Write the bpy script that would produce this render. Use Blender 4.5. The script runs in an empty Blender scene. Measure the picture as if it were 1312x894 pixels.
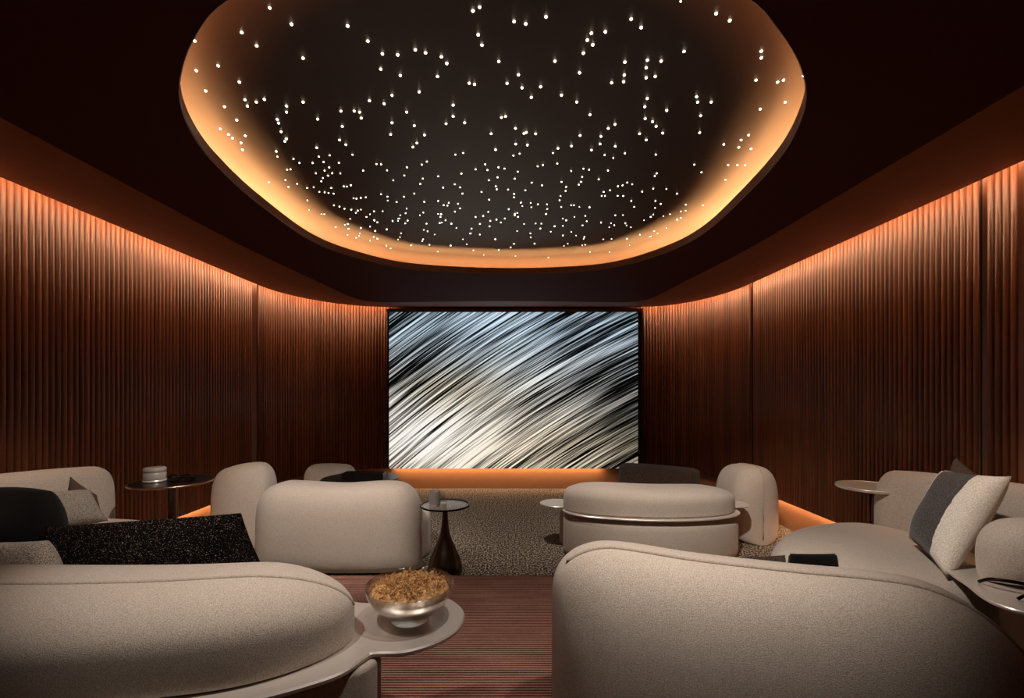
import bpy, bmesh, math, random
from mathutils import Vector, Matrix
S = bpy.context.scene
COL = S.collection
R = math.radians
rnd = random.Random(7)

# ------------------------------------------------------------------ camera, world, light, exposure
EYE = 1.46; F = 600.0; CX = 656.0; HY = 501.0
cam = bpy.data.cameras.new('camera'); camo = bpy.data.objects.new('camera', cam); COL.objects.link(camo)
camo.location = (0, 0, EYE); camo.rotation_euler = (R(90), 0, 0)
cam.sensor_width = 36; cam.lens = 36 * F / 1312; cam.shift_y = (HY - 447) / 1312; cam.clip_start = .05
S.camera = camo
w = bpy.data.worlds.new('world'); S.world = w; w.use_nodes = True
w.node_tree.nodes['Background'].inputs[0].default_value = (.01, .008, .007, 1)
w.node_tree.nodes['Background'].inputs[1].default_value = .3
S.view_settings.view_transform = 'Standard'; S.view_settings.look = 'None'
S.view_settings.exposure = 0.0; S.view_settings.gamma = 1; S.view_settings.use_curve_mapping = False
S.cycles.max_bounces = 8

def spot(loc, target, power, angle, blend=.8, color=(1, .86, .74), rad=.04):
    l = bpy.data.lights.new('fill_spot', 'SPOT'); l.energy = power; l.spot_size = R(angle); l.spot_blend = blend
    l.color = color; l.shadow_soft_size = rad
    o = bpy.data.objects.new('fill_spot', l); COL.objects.link(o); o.location = loc
    o.rotation_euler = (Vector(target) - Vector(loc)).to_track_quat('-Z', 'Y').to_euler()
    return o
# added fill spots at ceiling height, no fittings, brightening seats and floor
NEUT = (1, .91, .83)
spot((-1.0, 1.06, 2.50), (-1.0, 1.72, 1.10), 100, 54, color=NEUT)
spot((.70, 1.06, 2.50), (.74, 1.76, 1.10), 106, 56, color=NEUT)
spot((-1.1, 2.2, 2.64), (-1.65, 3.95, .25), 290, 54, color=NEUT)
spot((1.0, 2.4, 2.64), (1.65, 4.3, .3), 260, 52, color=NEUT)
spot((.7, 1.9, 2.64), (2.05, 2.45, .6), 130, 46, color=NEUT)
spot((-.8, 2.0, 2.64), (-2.2, 2.55, .7), 135, 46, color=NEUT)
spot((.1, 1.45, 2.64), (-.12, 1.95, .15), 72, 74, color=NEUT)
spot((0, 3.5, 2.64), (0, 5.3, 0), 130, 70, color=NEUT)
LED = (1, .61, .35)
WALL_LED = 88.0; COVE_LED = 100.0; BASE_LED = 48.0
# name of the emission strengths used by the LED strips built with the walls and ceiling below

# ------------------------------------------------------------------ materials
def lin(c):
    return tuple(((v / 255) / 12.92 if v / 255 <= .04045 else ((v / 255 + .055) / 1.055) ** 2.4) for v in c) + (1,)
class N:
    def __init__(s, name):
        s.m = bpy.data.materials.new(name); s.m.use_nodes = True; s.t = s.m.node_tree; s.n = s.t.nodes
        s.b = s.n['Principled BSDF']; s.out = s.n['Material Output']
    def new(s, k, **kw):
        n = s.n.new(k)
        for a, v in kw.items():
            if a in n.inputs.keys(): n.inputs[a].default_value = v
            else: setattr(n, a, v)
        return n
    def l(s, a, b): s.t.links.new(a, b)
    def coord(s, which='Object', scale=(1, 1, 1), rot=(0, 0, 0)):
        tc = s.new('ShaderNodeTexCoord'); mp = s.new('ShaderNodeMapping')
        mp.inputs['Scale'].default_value = scale; mp.inputs['Rotation'].default_value = rot
        s.l(tc.outputs[which], mp.inputs[0]); return mp.outputs[0]
    def noise(s, vec, scale, detail=4, rough=.6):
        n = s.new('ShaderNodeTexNoise'); n.inputs['Scale'].default_value = scale
        n.inputs['Detail'].default_value = detail; n.inputs['Roughness'].default_value = rough
        s.l(vec, n.inputs['Vector']); return n.outputs['Fac']
    def ramp(s, fac, stops):
        r = s.new('ShaderNodeValToRGB'); e = r.color_ramp.elements
        while len(e) < len(stops): e.new(.5)
        for i, (p, c) in enumerate(stops): e[i].position = p; e[i].color = c
        s.l(fac, r.inputs[0]); return r.outputs[0]
    def mix(s, f, a, b, mode='MIX'):
        m = s.new('ShaderNodeMix', data_type='RGBA', blend_type=mode)
        for i, v in ((0, f), (6, a), (7, b)):
            if isinstance(v, (float, int, tuple)): m.inputs[i].default_value = v
            else: s.l(v, m.inputs[i])
        return m.outputs[2]
    def math(s, op, a, b=0.0, c=0.0):
        m = s.new('ShaderNodeMath', operation=op)
        for i, v in enumerate((a, b, c)):
            if isinstance(v, (float, int)): m.inputs[i].default_value = v
            else: s.l(v, m.inputs[i])
        return m.outputs[0]
    def bump(s, h, strength=.3, dist=.01):
        b = s.new('ShaderNodeBump'); b.inputs['Strength'].default_value = strength
        b.inputs['Distance'].default_value = dist; s.l(h, b.inputs['Height']); s.l(b.outputs[0], s.b.inputs['Normal'])
    def base(s, c):
        if isinstance(c, tuple): s.b.inputs['Base Color'].default_value = c
        else: s.l(c, s.b.inputs['Base Color'])
    def set(s, **kw):
        for k, v in kw.items(): s.b.inputs[k.replace('_', ' ')].default_value = v
        return s

def fabric(name, c1, c2, grain=220, bump=.35, mottled=.25, sheen=.25, spread=.17):
    n = N(name); v = n.coord()
    a = n.noise(v, grain, 3, .7); m = n.noise(v, 5, 4, .6)
    col = n.ramp(a, [(.5 - spread, lin(c1)), (.5 + spread, lin(c2))])
    col = n.mix(n.math('MULTIPLY', m, mottled), col, lin(c1))
    n.base(col); n.set(Roughness=.95, Sheen_Weight=sheen, Sheen_Roughness=.5); n.b.inputs['Specular IOR Level'].default_value = .15
    n.bump(a, bump, .004); return n.m
M = {}
M['cream'] = fabric('cream_boucle', (150, 135, 121), (222, 207, 192), 330, .6, .25, .2)
M['cream_base'] = fabric('cream_boucle_base', (150, 135, 121), (216, 201, 185), 330, .5, .25, .2)
M['pipe'] = fabric('cream_piping', (150, 134, 120), (195, 180, 165), 200, .2)
M['black_boucle'] = fabric('black_boucle', (3, 2, 2), (120, 100, 88), 150, .9, .1, .1, .2)
def black_boucle():
    n = N('black_boucle'); v = n.coord(); a = n.noise(v, 210, 1, .5); b = n.noise(v, 30, 3, .6)
    c = n.ramp(n.math('ADD', a, n.math('MULTIPLY', n.math('SUBTRACT', b, .5), .12)), [(.56, lin((6, 4, 3))), (.63, lin((30, 23, 19))), (.72, lin((150, 125, 108)))])
    n.base(c); n.set(Roughness=1); n.b.inputs['Specular IOR Level'].default_value = .1; n.bump(a, 1, .01); return n.m
M['black_boucle'] = black_boucle()
M['black'] = fabric('black_velvet', (4, 3, 3), (13, 10, 9), 200, .3, .1, .05)
def tweed(name, c1, c2, sc=150):
    n = N(name); v = n.coord('UV')
    a = n.new('ShaderNodeTexWave', wave_type='BANDS', bands_direction='DIAGONAL'); a.inputs['Scale'].default_value = 22
    a.inputs['Distortion'].default_value = 2.5; a.inputs['Detail'].default_value = 2; a.inputs['Detail Scale'].default_value = 4
    n.l(v, a.inputs['Vector'])
    o = n.coord(); z = n.noise(o, sc, 2, .8)
    f = n.math('ADD', n.math('MULTIPLY', a.outputs['Fac'], .5), n.math('MULTIPLY', z, .6))
    n.base(n.ramp(f, [(.42, lin(c1)), (.72, lin(c2))])); n.set(Roughness=1); n.b.inputs['Specular IOR Level'].default_value = .1
    n.bump(f, .6, .006); return n.m
M['tweed'] = tweed('grey_tweed', (38, 33, 30), (205, 192, 176))
M['tweed2'] = fabric('taupe_tweed', (48, 40, 35), (180, 165, 148), 210, .6, .2, .1, .14)
M['tweed3'] = tweed('brown_tweed', (40, 30, 26), (120, 98, 86), 170)
M['tweed4'] = fabric('dark_speckled_tweed', (10, 8, 7), (105, 86, 72), 160, .6, .2, .1, .16)

def band_fabric():
    n = N('white_and_charcoal_fabric'); uv = n.coord('UV'); o = n.coord()
    a = n.noise(o, 200, 3, .7); sp = n.new('ShaderNodeSeparateXYZ'); n.l(uv, sp.inputs[0])
    wob = n.math('MULTIPLY', n.math('SUBTRACT', n.noise(o, 18, 3, .6), .5), .06)
    u = n.math('ADD', sp.outputs[0], wob)
    f = n.math('MULTIPLY', n.math('GREATER_THAN', u, .13), n.math('LESS_THAN', u, .70))
    wh = n.ramp(a, [(.38, lin((205, 190, 172))), (.62, lin((246, 238, 226)))])
    ch = n.ramp(a, [(.40, lin((22, 20, 20))), (.66, lin((104, 96, 92)))])
    n.base(n.mix(f, wh, ch)); n.set(Roughness=1, Sheen_Weight=.2); n.bump(a, .5, .006); return n.m
M['band'] = band_fabric()

def metal(name, col, rough, aniso=0):
    n = N(name); n.base(lin(col)); n.set(Metallic=.6 if name == 'satin_nickel' else 1.0, Roughness=rough)
    v = n.coord(); a = n.noise(v, 9, 3, .5)
    rr = n.math('ADD', n.math('MULTIPLY', a, .08), rough - .04); n.l(rr, n.b.inputs['Roughness']); return n.m
M['steel'] = metal('satin_nickel', (232, 222, 212), .34)
M['bronze'] = metal('dark_bronze', (88, 72, 62), .28)
M['bronze_lt'] = metal('warm_bronze_edge', (170, 135, 112), .3)
M['blackmetal'] = metal('blackened_metal', (34, 26, 24), .35)

def plain(name, col, rough=.6, spec=.4, **kw):
    n = N(name); v = n.coord(); a = n.noise(v, 6, 4, .6)
    c = lin(col); d = tuple(x * .8 for x in c[:3]) + (1,)
    n.base(n.mix(a, c, d)); n.set(Roughness=rough, **kw); n.b.inputs['Specular IOR Level'].default_value = spec; return n.m
M['gap'] = plain('black_joint', (6, 4, 4), .7)
M['ceiling'] = plain('oxblood_ceiling', (70, 24, 15), .75, .12)
M['lip'] = plain('bronze_plaster_lip', (128, 84, 58), .5)
M['star_ceiling'] = plain('dark_star_ceiling', (62, 42, 34), .45, .5)
M['darkwood'] = plain('black_lacquer', (16, 11, 10), .3, .5)
M['lower_wall'] = plain('bronze_plaster', (165, 112, 74), .55)
M['jar'] = plain('frosted_stone_jar', (150, 140, 130), .35)
M['edge'] = plain('shelf_front', (46, 30, 22), .5)

def wood():
    n = N('walnut_slats'); v = n.coord('Object', (30, 30, .9)); g = n.noise(v, 2.2, 6, .62)
    oi = n.new('ShaderNodeObjectInfo')
    off = n.new('ShaderNodeVectorMath', operation='ADD'); n.l(v, off.inputs[0]); 
    sc = n.math('MULTIPLY', oi.outputs['Random'], 37.0); n.l(sc, off.inputs[1])
    g = n.noise(off.outputs[0], 2.2, 6, .62)
    c = n.ramp(g, [(.3, lin((100, 54, 34))), (.7, lin((150, 90, 58)))])
    t = n.math('ADD', n.math('MULTIPLY', oi.outputs['Random'], .45), .72)
    tt = n.new('ShaderNodeCombineColor'); 
    for i in range(3): n.l(t, tt.inputs[i])
    n.base(n.mix(1.0, c, tt.outputs[0], 'MULTIPLY')); n.set(Roughness=.42); n.b.inputs['Specular IOR Level'].default_value = .35
    n.bump(g, .15, .003); return n.m
M['wood'] = wood()

def carpet_platform():
    n = N('ribbed_red_brown_carpet'); v = n.coord('Object')
    wv = n.new('ShaderNodeTexWave', wave_type='BANDS', bands_direction='Y'); wv.inputs['Scale'].default_value = 17
    wv.inputs['Distortion'].default_value = 1.2; wv.inputs['Detail'].default_value = 3; wv.inputs['Detail Scale'].default_value = 14
    n.l(v, wv.inputs['Vector']); z = n.noise(v, 260, 2, .8); big = n.noise(n.coord('Object', (1, 6, 1)), 3, 3, .6)
    f = n.math('ADD', n.math('MULTIPLY', wv.outputs['Fac'], .42), n.math('MULTIPLY', z, .62))
    f = n.math('ADD', f, n.math('MULTIPLY', n.math('SUBTRACT', big, .5), .3))
    n.base(n.ramp(f, [(.34, lin((62, 36, 30))), (.78, lin((182, 134, 116)))])); n.set(Roughness=1)
    n.b.inputs['Specular IOR Level'].default_value = .1; n.bump(f, .8, .01); return n.m
M['carpet'] = carpet_platform()
def rug():
    n = N('speckled_taupe_carpet'); v = n.coord('Object'); z = n.noise(v, 66, 1, .5); 
    wv = n.new('ShaderNodeTexWave', wave_type='RINGS'); wv.inputs['Scale'].default_value = 1.7; wv.inputs['Distortion'].default_value = 9
    wv.inputs['Detail'].default_value = 2; wv.inputs['Detail Scale'].default_value = 1.1; n.l(v, wv.inputs['Vector'])
    ln = n.math('POWER', wv.outputs['Fac'], 40.0)
    f = n.math('ADD', z, n.math('MULTIPLY', ln, .022))
    n.base(n.ramp(f, [(.38, lin((28, 22, 18))), (.5, lin((82, 71, 62))), (.64, lin((190, 174, 152)))])); n.set(Roughness=1)
    n.b.inputs['Specular IOR Level'].default_value = .1; n.bump(z, .6, .008); return n.m
M['rug'] = rug()

def emit(name, col, strength, mis='AUTO'):
    n = N(name); e = n.new('ShaderNodeEmission'); e.inputs[0].default_value = tuple(col[:3]) + (1,); e.inputs[1].default_value = strength
    n.l(e.outputs[0], n.out.inputs['Surface'])
    try: n.m.cycles.emission_sampling = mis
    except Exception: pass
    return n.m
M['led_wall'] = emit('led_wall_wash', LED, WALL_LED, 'FRONT_BACK')
M['led_cove'] = emit('led_cove', (1, .48, .18), COVE_LED, 'FRONT_BACK')
M['led_base'] = emit('led_base', (1, .66, .40), BASE_LED, 'FRONT_BACK')
M['star'] = emit('star_point', (1, .82, .58), 16, 'NONE')

def glass():
    # thin clear glass: see-through face on, reflecting at grazing angles
    n = N('clear_glass'); n.n.remove(n.b)
    t = n.new('ShaderNodeBsdfTransparent'); t.inputs[0].default_value = (.93, .92, .90, 1)
    gl = n.new('ShaderNodeBsdfGlossy'); gl.inputs[0].default_value = (1, .98, .95, 1); gl.inputs['Roughness'].default_value = .12
    lw = n.new('ShaderNodeLayerWeight'); lw.inputs[0].default_value = .42
    f = n.math('ADD', n.math('MULTIPLY', lw.outputs['Facing'], .75), .06)
    m = n.new('ShaderNodeMixShader'); n.l(f, m.inputs[0]); n.l(t.outputs[0], m.inputs[1]); n.l(gl.outputs[0], m.inputs[2])
    n.l(m.outputs[0], n.out.inputs['Surface']); return n.m
M['glass'] = glass()
def frosted():
    n = N('ribbed_smoked_glass'); n.base((.72, .68, .64, 1)); n.set(Roughness=.25, IOR=1.45); n.b.inputs['Transmission Weight'].default_value = .7; return n.m
M['smoke'] = frosted()
def moss():
    n = N('golden_dried_moss'); z = n.noise(n.coord(), 70, 3, .7)
    n.base(n.ramp(z, [(.3, lin((108, 68, 34))), (.5, lin((184, 132, 76))), (.7, lin((228, 188, 130)))])); n.set(Roughness=.7); return n.m
M['moss'] = moss()

def screen_mat():
    # star-trail picture: fine concentric light arcs, printed by radius and angle round a far point on the screen's plane
    n = N('screen_picture'); o = n.coord('Object'); sp = n.new('ShaderNodeSeparateXYZ'); n.l(o, sp.inputs[0])
    x, z = sp.outputs[0], sp.outputs[2]           # metres on the panel; x -1.85..1.85, z 0..2.35
    dx = n.math('SUBTRACT', x, 8.2); dz = n.math('ADD', z, 11.5)
    r = n.math('SQRT', n.math('ADD', n.math('MULTIPLY', dx, dx), n.math('MULTIPLY', dz, dz)))
    th = n.math('ARCTAN2', dz, dx)
    def streak(kr, kt, off):
        c = n.new('ShaderNodeCombineXYZ'); n.l(n.math('MULTIPLY', r, kr), c.inputs[0]); n.l(n.math('MULTIPLY', th, kt), c.inputs[1]); c.inputs[2].default_value = off
        return n.noise(c.outputs[0], 1.0, 2, .6)
    s1 = streak(30, 6, 0); s2 = streak(84, 12, 5); s3 = streak(5, 5, 9)
    big = n.noise(o, .9, 2, .5)
    # brightness field
    def blob(cx, cz, rx, rz):
        a = n.math('DIVIDE', n.math('SUBTRACT', x, cx), rx); b = n.math('DIVIDE', n.math('SUBTRACT', z, cz), rz)
        return n.math('POWER', 2.718, n.math('MULTIPLY', n.math('ADD', n.math('MULTIPLY', a, a), n.math('MULTIPLY', b, b)), -1.0))
    b1 = blob(-1.45, .45, 1.15, .55); b2 = blob(-.05, 1.0, 1.0, .7); b3 = blob(-.35, 2.2, .8, .5); b4 = blob(.0, .1, 1.3, .35); b5 = blob(1.5, 1.0, .7, .28)
    f = n.math('ADD', n.math('MULTIPLY', b1, 1.15), n.math('MULTIPLY', b2, .42)); f = n.math('ADD', f, n.math('MULTIPLY', b3, .42))
    f = n.math('ADD', f, n.math('MULTIPLY', b4, .34)); f = n.math('ADD', f, n.math('MULTIPLY', b5, .02))
    line = n.math('ADD', n.math('MULTIPLY', s1, .9), n.math('MULTIPLY', s2, .8)); line = n.math('ADD', line, n.math('MULTIPLY', s3, .30))
    # contrast
    v = n.math('MULTIPLY', n.math('SUBTRACT', line, .99), 8.0)
    v = n.math('MULTIPLY', n.math('ADD', v, .12), n.math('ADD', .55, n.math('MULTIPLY', f, .35)))
    v = n.math('MAXIMUM', n.math('ADD', v, n.math('MULTIPLY', f, .80)), .004)
    v = n.math('MULTIPLY', v, n.math('SUBTRACT', 1.0, n.math('MULTIPLY', blob(1.75, .75, .75, .75), .72)))
    v = n.math('MINIMUM', v, 1.25)
    warm = n.math('MINIMUM', n.math('MAXIMUM', n.math('SUBTRACT', 1.25, n.math('MULTIPLY', z, .62)), 0.0), 1.0)
    col = n.mix(warm, (.68, .85, 1, 1), (1, .84, .62, 1))
    gold = blob(-.9, 1.15, .75, .3)
    col = n.mix(n.math('MULTIPLY', gold, .5), col, (1, .78, .42, 1))
    col = n.mix(n.math('MINIMUM', n.math('MULTIPLY', b1, .9), 1.0), col, (1, .96, .92, 1))
    e = n.new('ShaderNodeEmission'); n.l(col, e.inputs[0]); n.l(n.math('MULTIPLY', v, .8), e.inputs[1])
    n.l(e.outputs[0], n.out.inputs['Surface']); return n.m
M['screen'] = screen_mat()

# ------------------------------------------------------------------ object helpers
def link(name, me, mat=None, parent=None):
    o = bpy.data.objects.new(name, me); COL.objects.link(o)
    if mat is not None: me.materials.append(mat)
    if parent is not None:
        o.parent = parent; o.matrix_parent_inverse = parent.matrix_world.inverted() if False else Matrix.Translation(-parent.location)
    return o
def obj(name, bm, mat, parent=None, smooth=True):
    bmesh.ops.recalc_face_normals(bm, faces=bm.faces)
    me = bpy.data.meshes.new(name); bm.to_mesh(me); bm.free()
    if smooth:
        for p in me.polygons: p.use_smooth = True
    return link(name, me, mat, parent)
def autosmooth(o, ang=40):
    bm = bmesh.new(); bm.from_mesh(o.data)
    for e in bm.edges:
        if len(e.link_faces) == 2 and e.calc_face_angle(0) > R(ang): e.smooth = False
    bm.to_mesh(o.data); bm.free(); return o
def thing(name, label, cat, loc, group=None):
    o = bpy.data.objects.new(name, None); COL.objects.link(o); o.location = loc; o.empty_display_size = .1
    return tag(o, label, cat, group)
def tag(o, label, cat, group=None, kind=None):
    o['label'] = label; o['category'] = cat
    if group: o['group'] = group
    if kind: o['kind'] = kind
    return o
def struct(o): o['kind'] = 'structure'; return o

def cat(pts, n=8, closed=False):
    """Catmull-Rom through tuples of any length"""
    out = []; L = len(pts); rng = range(L) if closed else range(L - 1)
    for i in rng:
        g = lambda k: pts[k % L] if closed else pts[max(0, min(L - 1, k))]
        p0, p1, p2, p3 = g(i - 1), g(i), g(i + 1), g(i + 2)
        for j in range(n):
            t = j / n
            out.append(tuple(.5 * (2 * b + (c - a) * t + (2 * a - 5 * b + 4 * c - d) * t * t + (3 * b - a - 3 * c + d) * t ** 3) for a, b, c, d in zip(p0, p1, p2, p3)))
    if not closed: out.append(tuple(pts[-1]))
    return out
def resample(pts, fr):
    d = [0]
    for a, b in zip(pts, pts[1:]): d.append(d[-1] + math.hypot(b[0] - a[0], b[1] - a[1]))
    out = []
    for f in fr:
        s = f * d[-1]; i = 0
        while i < len(d) - 2 and d[i + 1] < s: i += 1
        t = (s - d[i]) / max(1e-9, d[i + 1] - d[i]); out.append(tuple(a + (b - a) * t for a, b in zip(pts[i], pts[i + 1])))
    return out, d[-1]
RING = []
def loaf(ctrl, end=.3, pe=2.3, ne=2.8, hk=.55, bk=0.0, M_=72, K=36, bot=.0, pipe=None, pr=.006, prange=(0, 1), zb_round=None):
    """upholstered bolster. ctrl: (x, y, halfwidth, z0, z1). returns bm and piping points.
    end: length of the rounded ends; pe: roundness of plan ends; ne: section exponent; hk: how much the top drops at the ends"""
    e1, e2 = end if isinstance(end, tuple) else (end, end)
    hk1, hk2 = hk if isinstance(hk, tuple) else (hk, hk)
    dense = cat(ctrl, 14)
    _, L = resample(dense, [0])
    fr = []
    nE = 14
    for i in range(nE): fr.append((e1 * (1 - math.cos(i / nE * math.pi / 2))) / L)
    for i in range(M_ + 1): fr.append((e1 + (L - e1 - e2) * i / M_) / L)
    for i in range(1, nE + 1): fr.append((L - e2 + e2 * math.sin(i / nE * math.pi / 2)) / L)
    st, _ = resample(dense, [min(max(f, 0), 1) for f in fr])
    bm = bmesh.new(); rings = []; pp = []; RING.clear()
    for k, (f, p) in enumerate(zip(fr, st)):
        a = st[max(0, k - 1)]; b = st[min(len(st) - 1, k + 1)]
        tx, ty = b[0] - a[0], b[1] - a[1]; q = math.hypot(tx, ty) or 1; tx /= q; ty /= q; nx, ny = ty, -tx
        s = f * L; e = 1; kk = 0
        if s < e1: u = 1 - s / e1; e = max(0, 1 - u ** pe) ** (1 / pe); kk = hk1
        elif L - s < e2: u = 1 - (L - s) / e2; e = max(0, 1 - u ** pe) ** (1 / pe); kk = hk2
        wd = p[2] * max(e, .02); z0, z1 = p[3], p[4]; h = (z1 - z0) * (1 - kk * (1 - e))
        zl = z0 + (z1 - z0) * bk * (1 - e) ; zt = z0 + h; zc = (zl + zt) / 2; hz = (zt - zl) / 2
        def P(an):
            c, sn = math.cos(an), math.sin(an)
            ex = 2 / ne if sn >= 0 or not bot else 2 / (bot)
            return Vector((p[0] + nx * wd * math.copysign(abs(c) ** ex, c), p[1] + ny * wd * math.copysign(abs(c) ** ex, c), zc + hz * math.copysign(abs(sn) ** ex, sn)))
        rings.append([bm.verts.new(P(2 * math.pi * j / K)) for j in range(K)]); RING.append((f, P))
        if pipe is not None and prange[0] <= f <= prange[1]: pp.append(P(pipe))
    for a, b in zip(rings, rings[1:]):
        for j in range(K): bm.faces.new((a[j], a[(j + 1) % K], b[(j + 1) % K], b[j]))
    bm.faces.new(rings[0]); bm.faces.new(rings[-1])
    return bm, pp
def tube(pts, r, seg=6, closed=False, bm=None):
    bm = bm or bmesh.new(); pts = [Vector(p) for p in pts]; rings = []; n = len(pts); up = Vector((0, 0, 1))
    for i, p in enumerate(pts):
        a = pts[i - 1] if (i or closed) else p; b = pts[(i + 1) % n] if (i < n - 1 or closed) else p
        t = (b - a); t = t.normalized() if t.length > 1e-9 else Vector((1, 0, 0))
        s = t.cross(up); s = s.normalized() if s.length > 1e-3 else Vector((1, 0, 0)); q = s.cross(t)
        rr = r[i] if isinstance(r, list) else r
        rings.append([bm.verts.new(p + (s * math.cos(2 * math.pi * j / seg) + q * math.sin(2 * math.pi * j / seg)) * rr) for j in range(seg)])
    pr = list(zip(rings, rings[1:])) + ([(rings[-1], rings[0])] if closed else [])
    for a, b in pr:
        for j in range(seg): bm.faces.new((a[j], a[(j + 1) % seg], b[(j + 1) % seg], b[j]))
    if not closed: bm.faces.new(rings[0]); bm.faces.new(rings[-1])
    return bm
def offset(pts, d):
    n = len(pts); ar = sum(pts[i][0] * pts[(i + 1) % n][1] - pts[(i + 1) % n][0] * pts[i][1] for i in range(n))
    sg = 1 if ar > 0 else -1; out = []
    for i in range(n):
        a, b = pts[i - 1], pts[(i + 1) % n]; tx, ty = b[0] - a[0], b[1] - a[1]; q = math.hypot(tx, ty) or 1
        out.append((pts[i][0] + sg * ty / q * d, pts[i][1] - sg * tx / q * d))
    return out
def stack(outline, prof, bm=None, dome=0):
    """outline rings: prof = [(offset, z), ...]; ends capped"""
    bm = bm or bmesh.new(); rings = []
    for d, z in prof: rings.append([bm.verts.new((x, y, z)) for x, y in offset(outline, d)])
    n = len(outline)
    for a, b in zip(rings, rings[1:]):
        for j in range(n): bm.faces.new((a[j], a[(j + 1) % n], b[(j + 1) % n], b[j]))
    f0 = bm.faces.new(rings[0])
    if dome:
        c = Vector((0, 0, 0))
        for v in rings[-1]: c += v.co
        c /= n; prev = rings[-1]
        for s in (.82, .62, .4, .2):
            r = [bm.verts.new((c.x + (v.co.x - c.x) * s, c.y + (v.co.y - c.y) * s, v.co.z + dome * (1 - s * s))) for v in rings[-1]]
            for j in range(n): bm.faces.new((prev[j], prev[(j + 1) % n], r[(j + 1) % n], r[j]))
            prev = r
        bm.faces.new(prev)
    else: bm.faces.new(rings[-1])
    return bm
def soft(z0, z1, rt=.1, rb=.03, n=8):
    pr = [(-rb * (1 - math.sin(t / 3 * math.pi / 2)), z0 + rb * (1 - math.cos(t / 3 * math.pi / 2))) for t in range(4)]
    pr += [(-rt * (1 - math.cos(t / n * math.pi / 2)), z1 - rt + rt * math.sin(t / n * math.pi / 2)) for t in range(n + 1)]
    return pr
def plate(outline, z0, z1, b=.003):
    return stack(outline, [(-b, z0), (0, z0 + b), (0, z1 - b), (-b, z1)])
def circle(cx, cy, r, n=48, ry=None): return [(cx + r * math.cos(2 * math.pi * i / n), cy + (ry or r) * math.sin(2 * math.pi * i / n)) for i in range(n)]
def lathe(prof, c, n=40, bm=None):
    bm = bm or bmesh.new(); rings = []
    for r, z in prof:
        rings.append([bm.verts.new((c[0] + r * math.cos(2 * math.pi * j / n), c[1] + r * math.sin(2 * math.pi * j / n), c[2] + z)) for j in range(n)])
    for a, b in zip(rings, rings[1:]):
        for j in range(n): bm.faces.new((a[j], a[(j + 1) % n], b[(j + 1) % n], b[j]))
    bm.faces.new(rings[0]); bm.faces.new(rings[-1]); return bm
def box(x0, y0, z0, x1, y1, z1, bm=None):
    bm = bm or bmesh.new(); v = [bm.verts.new((x, y, z)) for z in (z0, z1) for x, y in ((x0, y0), (x1, y0), (x1, y1), (x0, y1))]
    for f in ((0, 1, 2, 3), (4, 5, 6, 7), (0, 1, 5, 4), (1, 2, 6, 5), (2, 3, 7, 6), (3, 0, 4, 7)): bm.faces.new([v[i] for i in f])
    return bm
def pillow(name, cs, thick, mat, label, group=None, n=22, pin=.05, sharp=1.0, category='cushion'):
    """cs: bottom-left, bottom-right, top-right, top-left corners in the world"""
    a, b, c, d = [Vector(p) for p in cs]; ctr = (a + b + c + d) / 4; nm = (c - a).cross(b - d).normalized()
    bm = bmesh.new(); uvl = bm.loops.layers.uv.new('UVMap'); uvs = {}
    def mk(sd):
        g = []
        for i in range(n + 1):
            row = []
            for j in range(n + 1):
                u = i / n; v = j / n; U = 2 * u - 1; V = 2 * v - 1
                uu = u + pin * (-U) * (1 - V * V) * -1 * -1 if False else u - pin * U * (1 - V * V) * abs(U); vv = v - pin * V * (1 - U * U) * abs(V)
                p = (a * (1 - uu) + b * uu) * (1 - vv) + (d * (1 - uu) + c * uu) * vv
                t = ((1 - abs(U) ** 2.6) * (1 - abs(V) ** 2.6)) ** (.55 * sharp)
                wr = 1 + .05 * math.sin(5 * u + 3 * v) + .04 * math.sin(9 * v - 4 * u)
                q = p + nm * sd * t * thick / 2 * wr
                vt = bm.verts.new(q); uvs[vt] = (u, v); row.append(vt)
            g.append(row)
        for i in range(n):
            for j in range(n):
                f = bm.faces.new((g[i][j], g[i + 1][j], g[i + 1][j + 1], g[i][j + 1]))
    mk(1); mk(-1)
    for f in bm.faces:
        for lp in f.loops: lp[uvl].uv = uvs[lp.vert]
    bmesh.ops.remove_doubles(bm, verts=bm.verts, dist=.0004)
    for v in bm.verts: v.co -= ctr
    o = obj(name, bm, mat); o.location = ctr
    return tag(o, label, category, group)
def at(px, py, d): return Vector(((px - CX) * d / F, d, EYE - (py - HY) * d / F))

# ------------------------------------------------------------------ the room
XL, XR, YS, YB = -2.94, 2.73, 5.41, 6.84      # ceiling edge: left, right, start of the curved corners, back
YREAR = -2.2; PZ = .15; PY = 3.33; ZF = 2.54; ZE = 2.69; ZW = 2.86
def path(side, off=0.0):
    """plan curve of the wall on one side, offset outwards by off; list of (x, y) from the camera end to the back wall"""
    pts = []
    y = YREAR
    X = (XL - off) if side < 0 else (XR + off)
    while y < YS: pts.append((X, y)); y += .05
    cx = -1.80 if side < 0 else 1.90; a = abs(X - cx); b = YB + off - YS
    for i in range(0, 61):
        t = i / 60 * math.pi / 2; pts.append((cx + (-1 if side < 0 else 1) * a * math.cos(t), YS + b * math.sin(t)))
    return pts
# floors
fl = obj('floor', box(-3.3, PY - .4, -.1, 3.2, 7.2, 0), M['rug'], smooth=False); struct(fl)
pf = obj('floor_platform', box(-3.2, YREAR - .1, 0, 3.0, PY, PZ), M['carpet'], smooth=False); struct(pf); pf.name = 'floor.001'
nose = obj('trim_1', tube([(-3.1, PY, PZ - .008), (2.9, PY, PZ - .008)], .009, 8), M['edge']); struct(nose)
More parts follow.
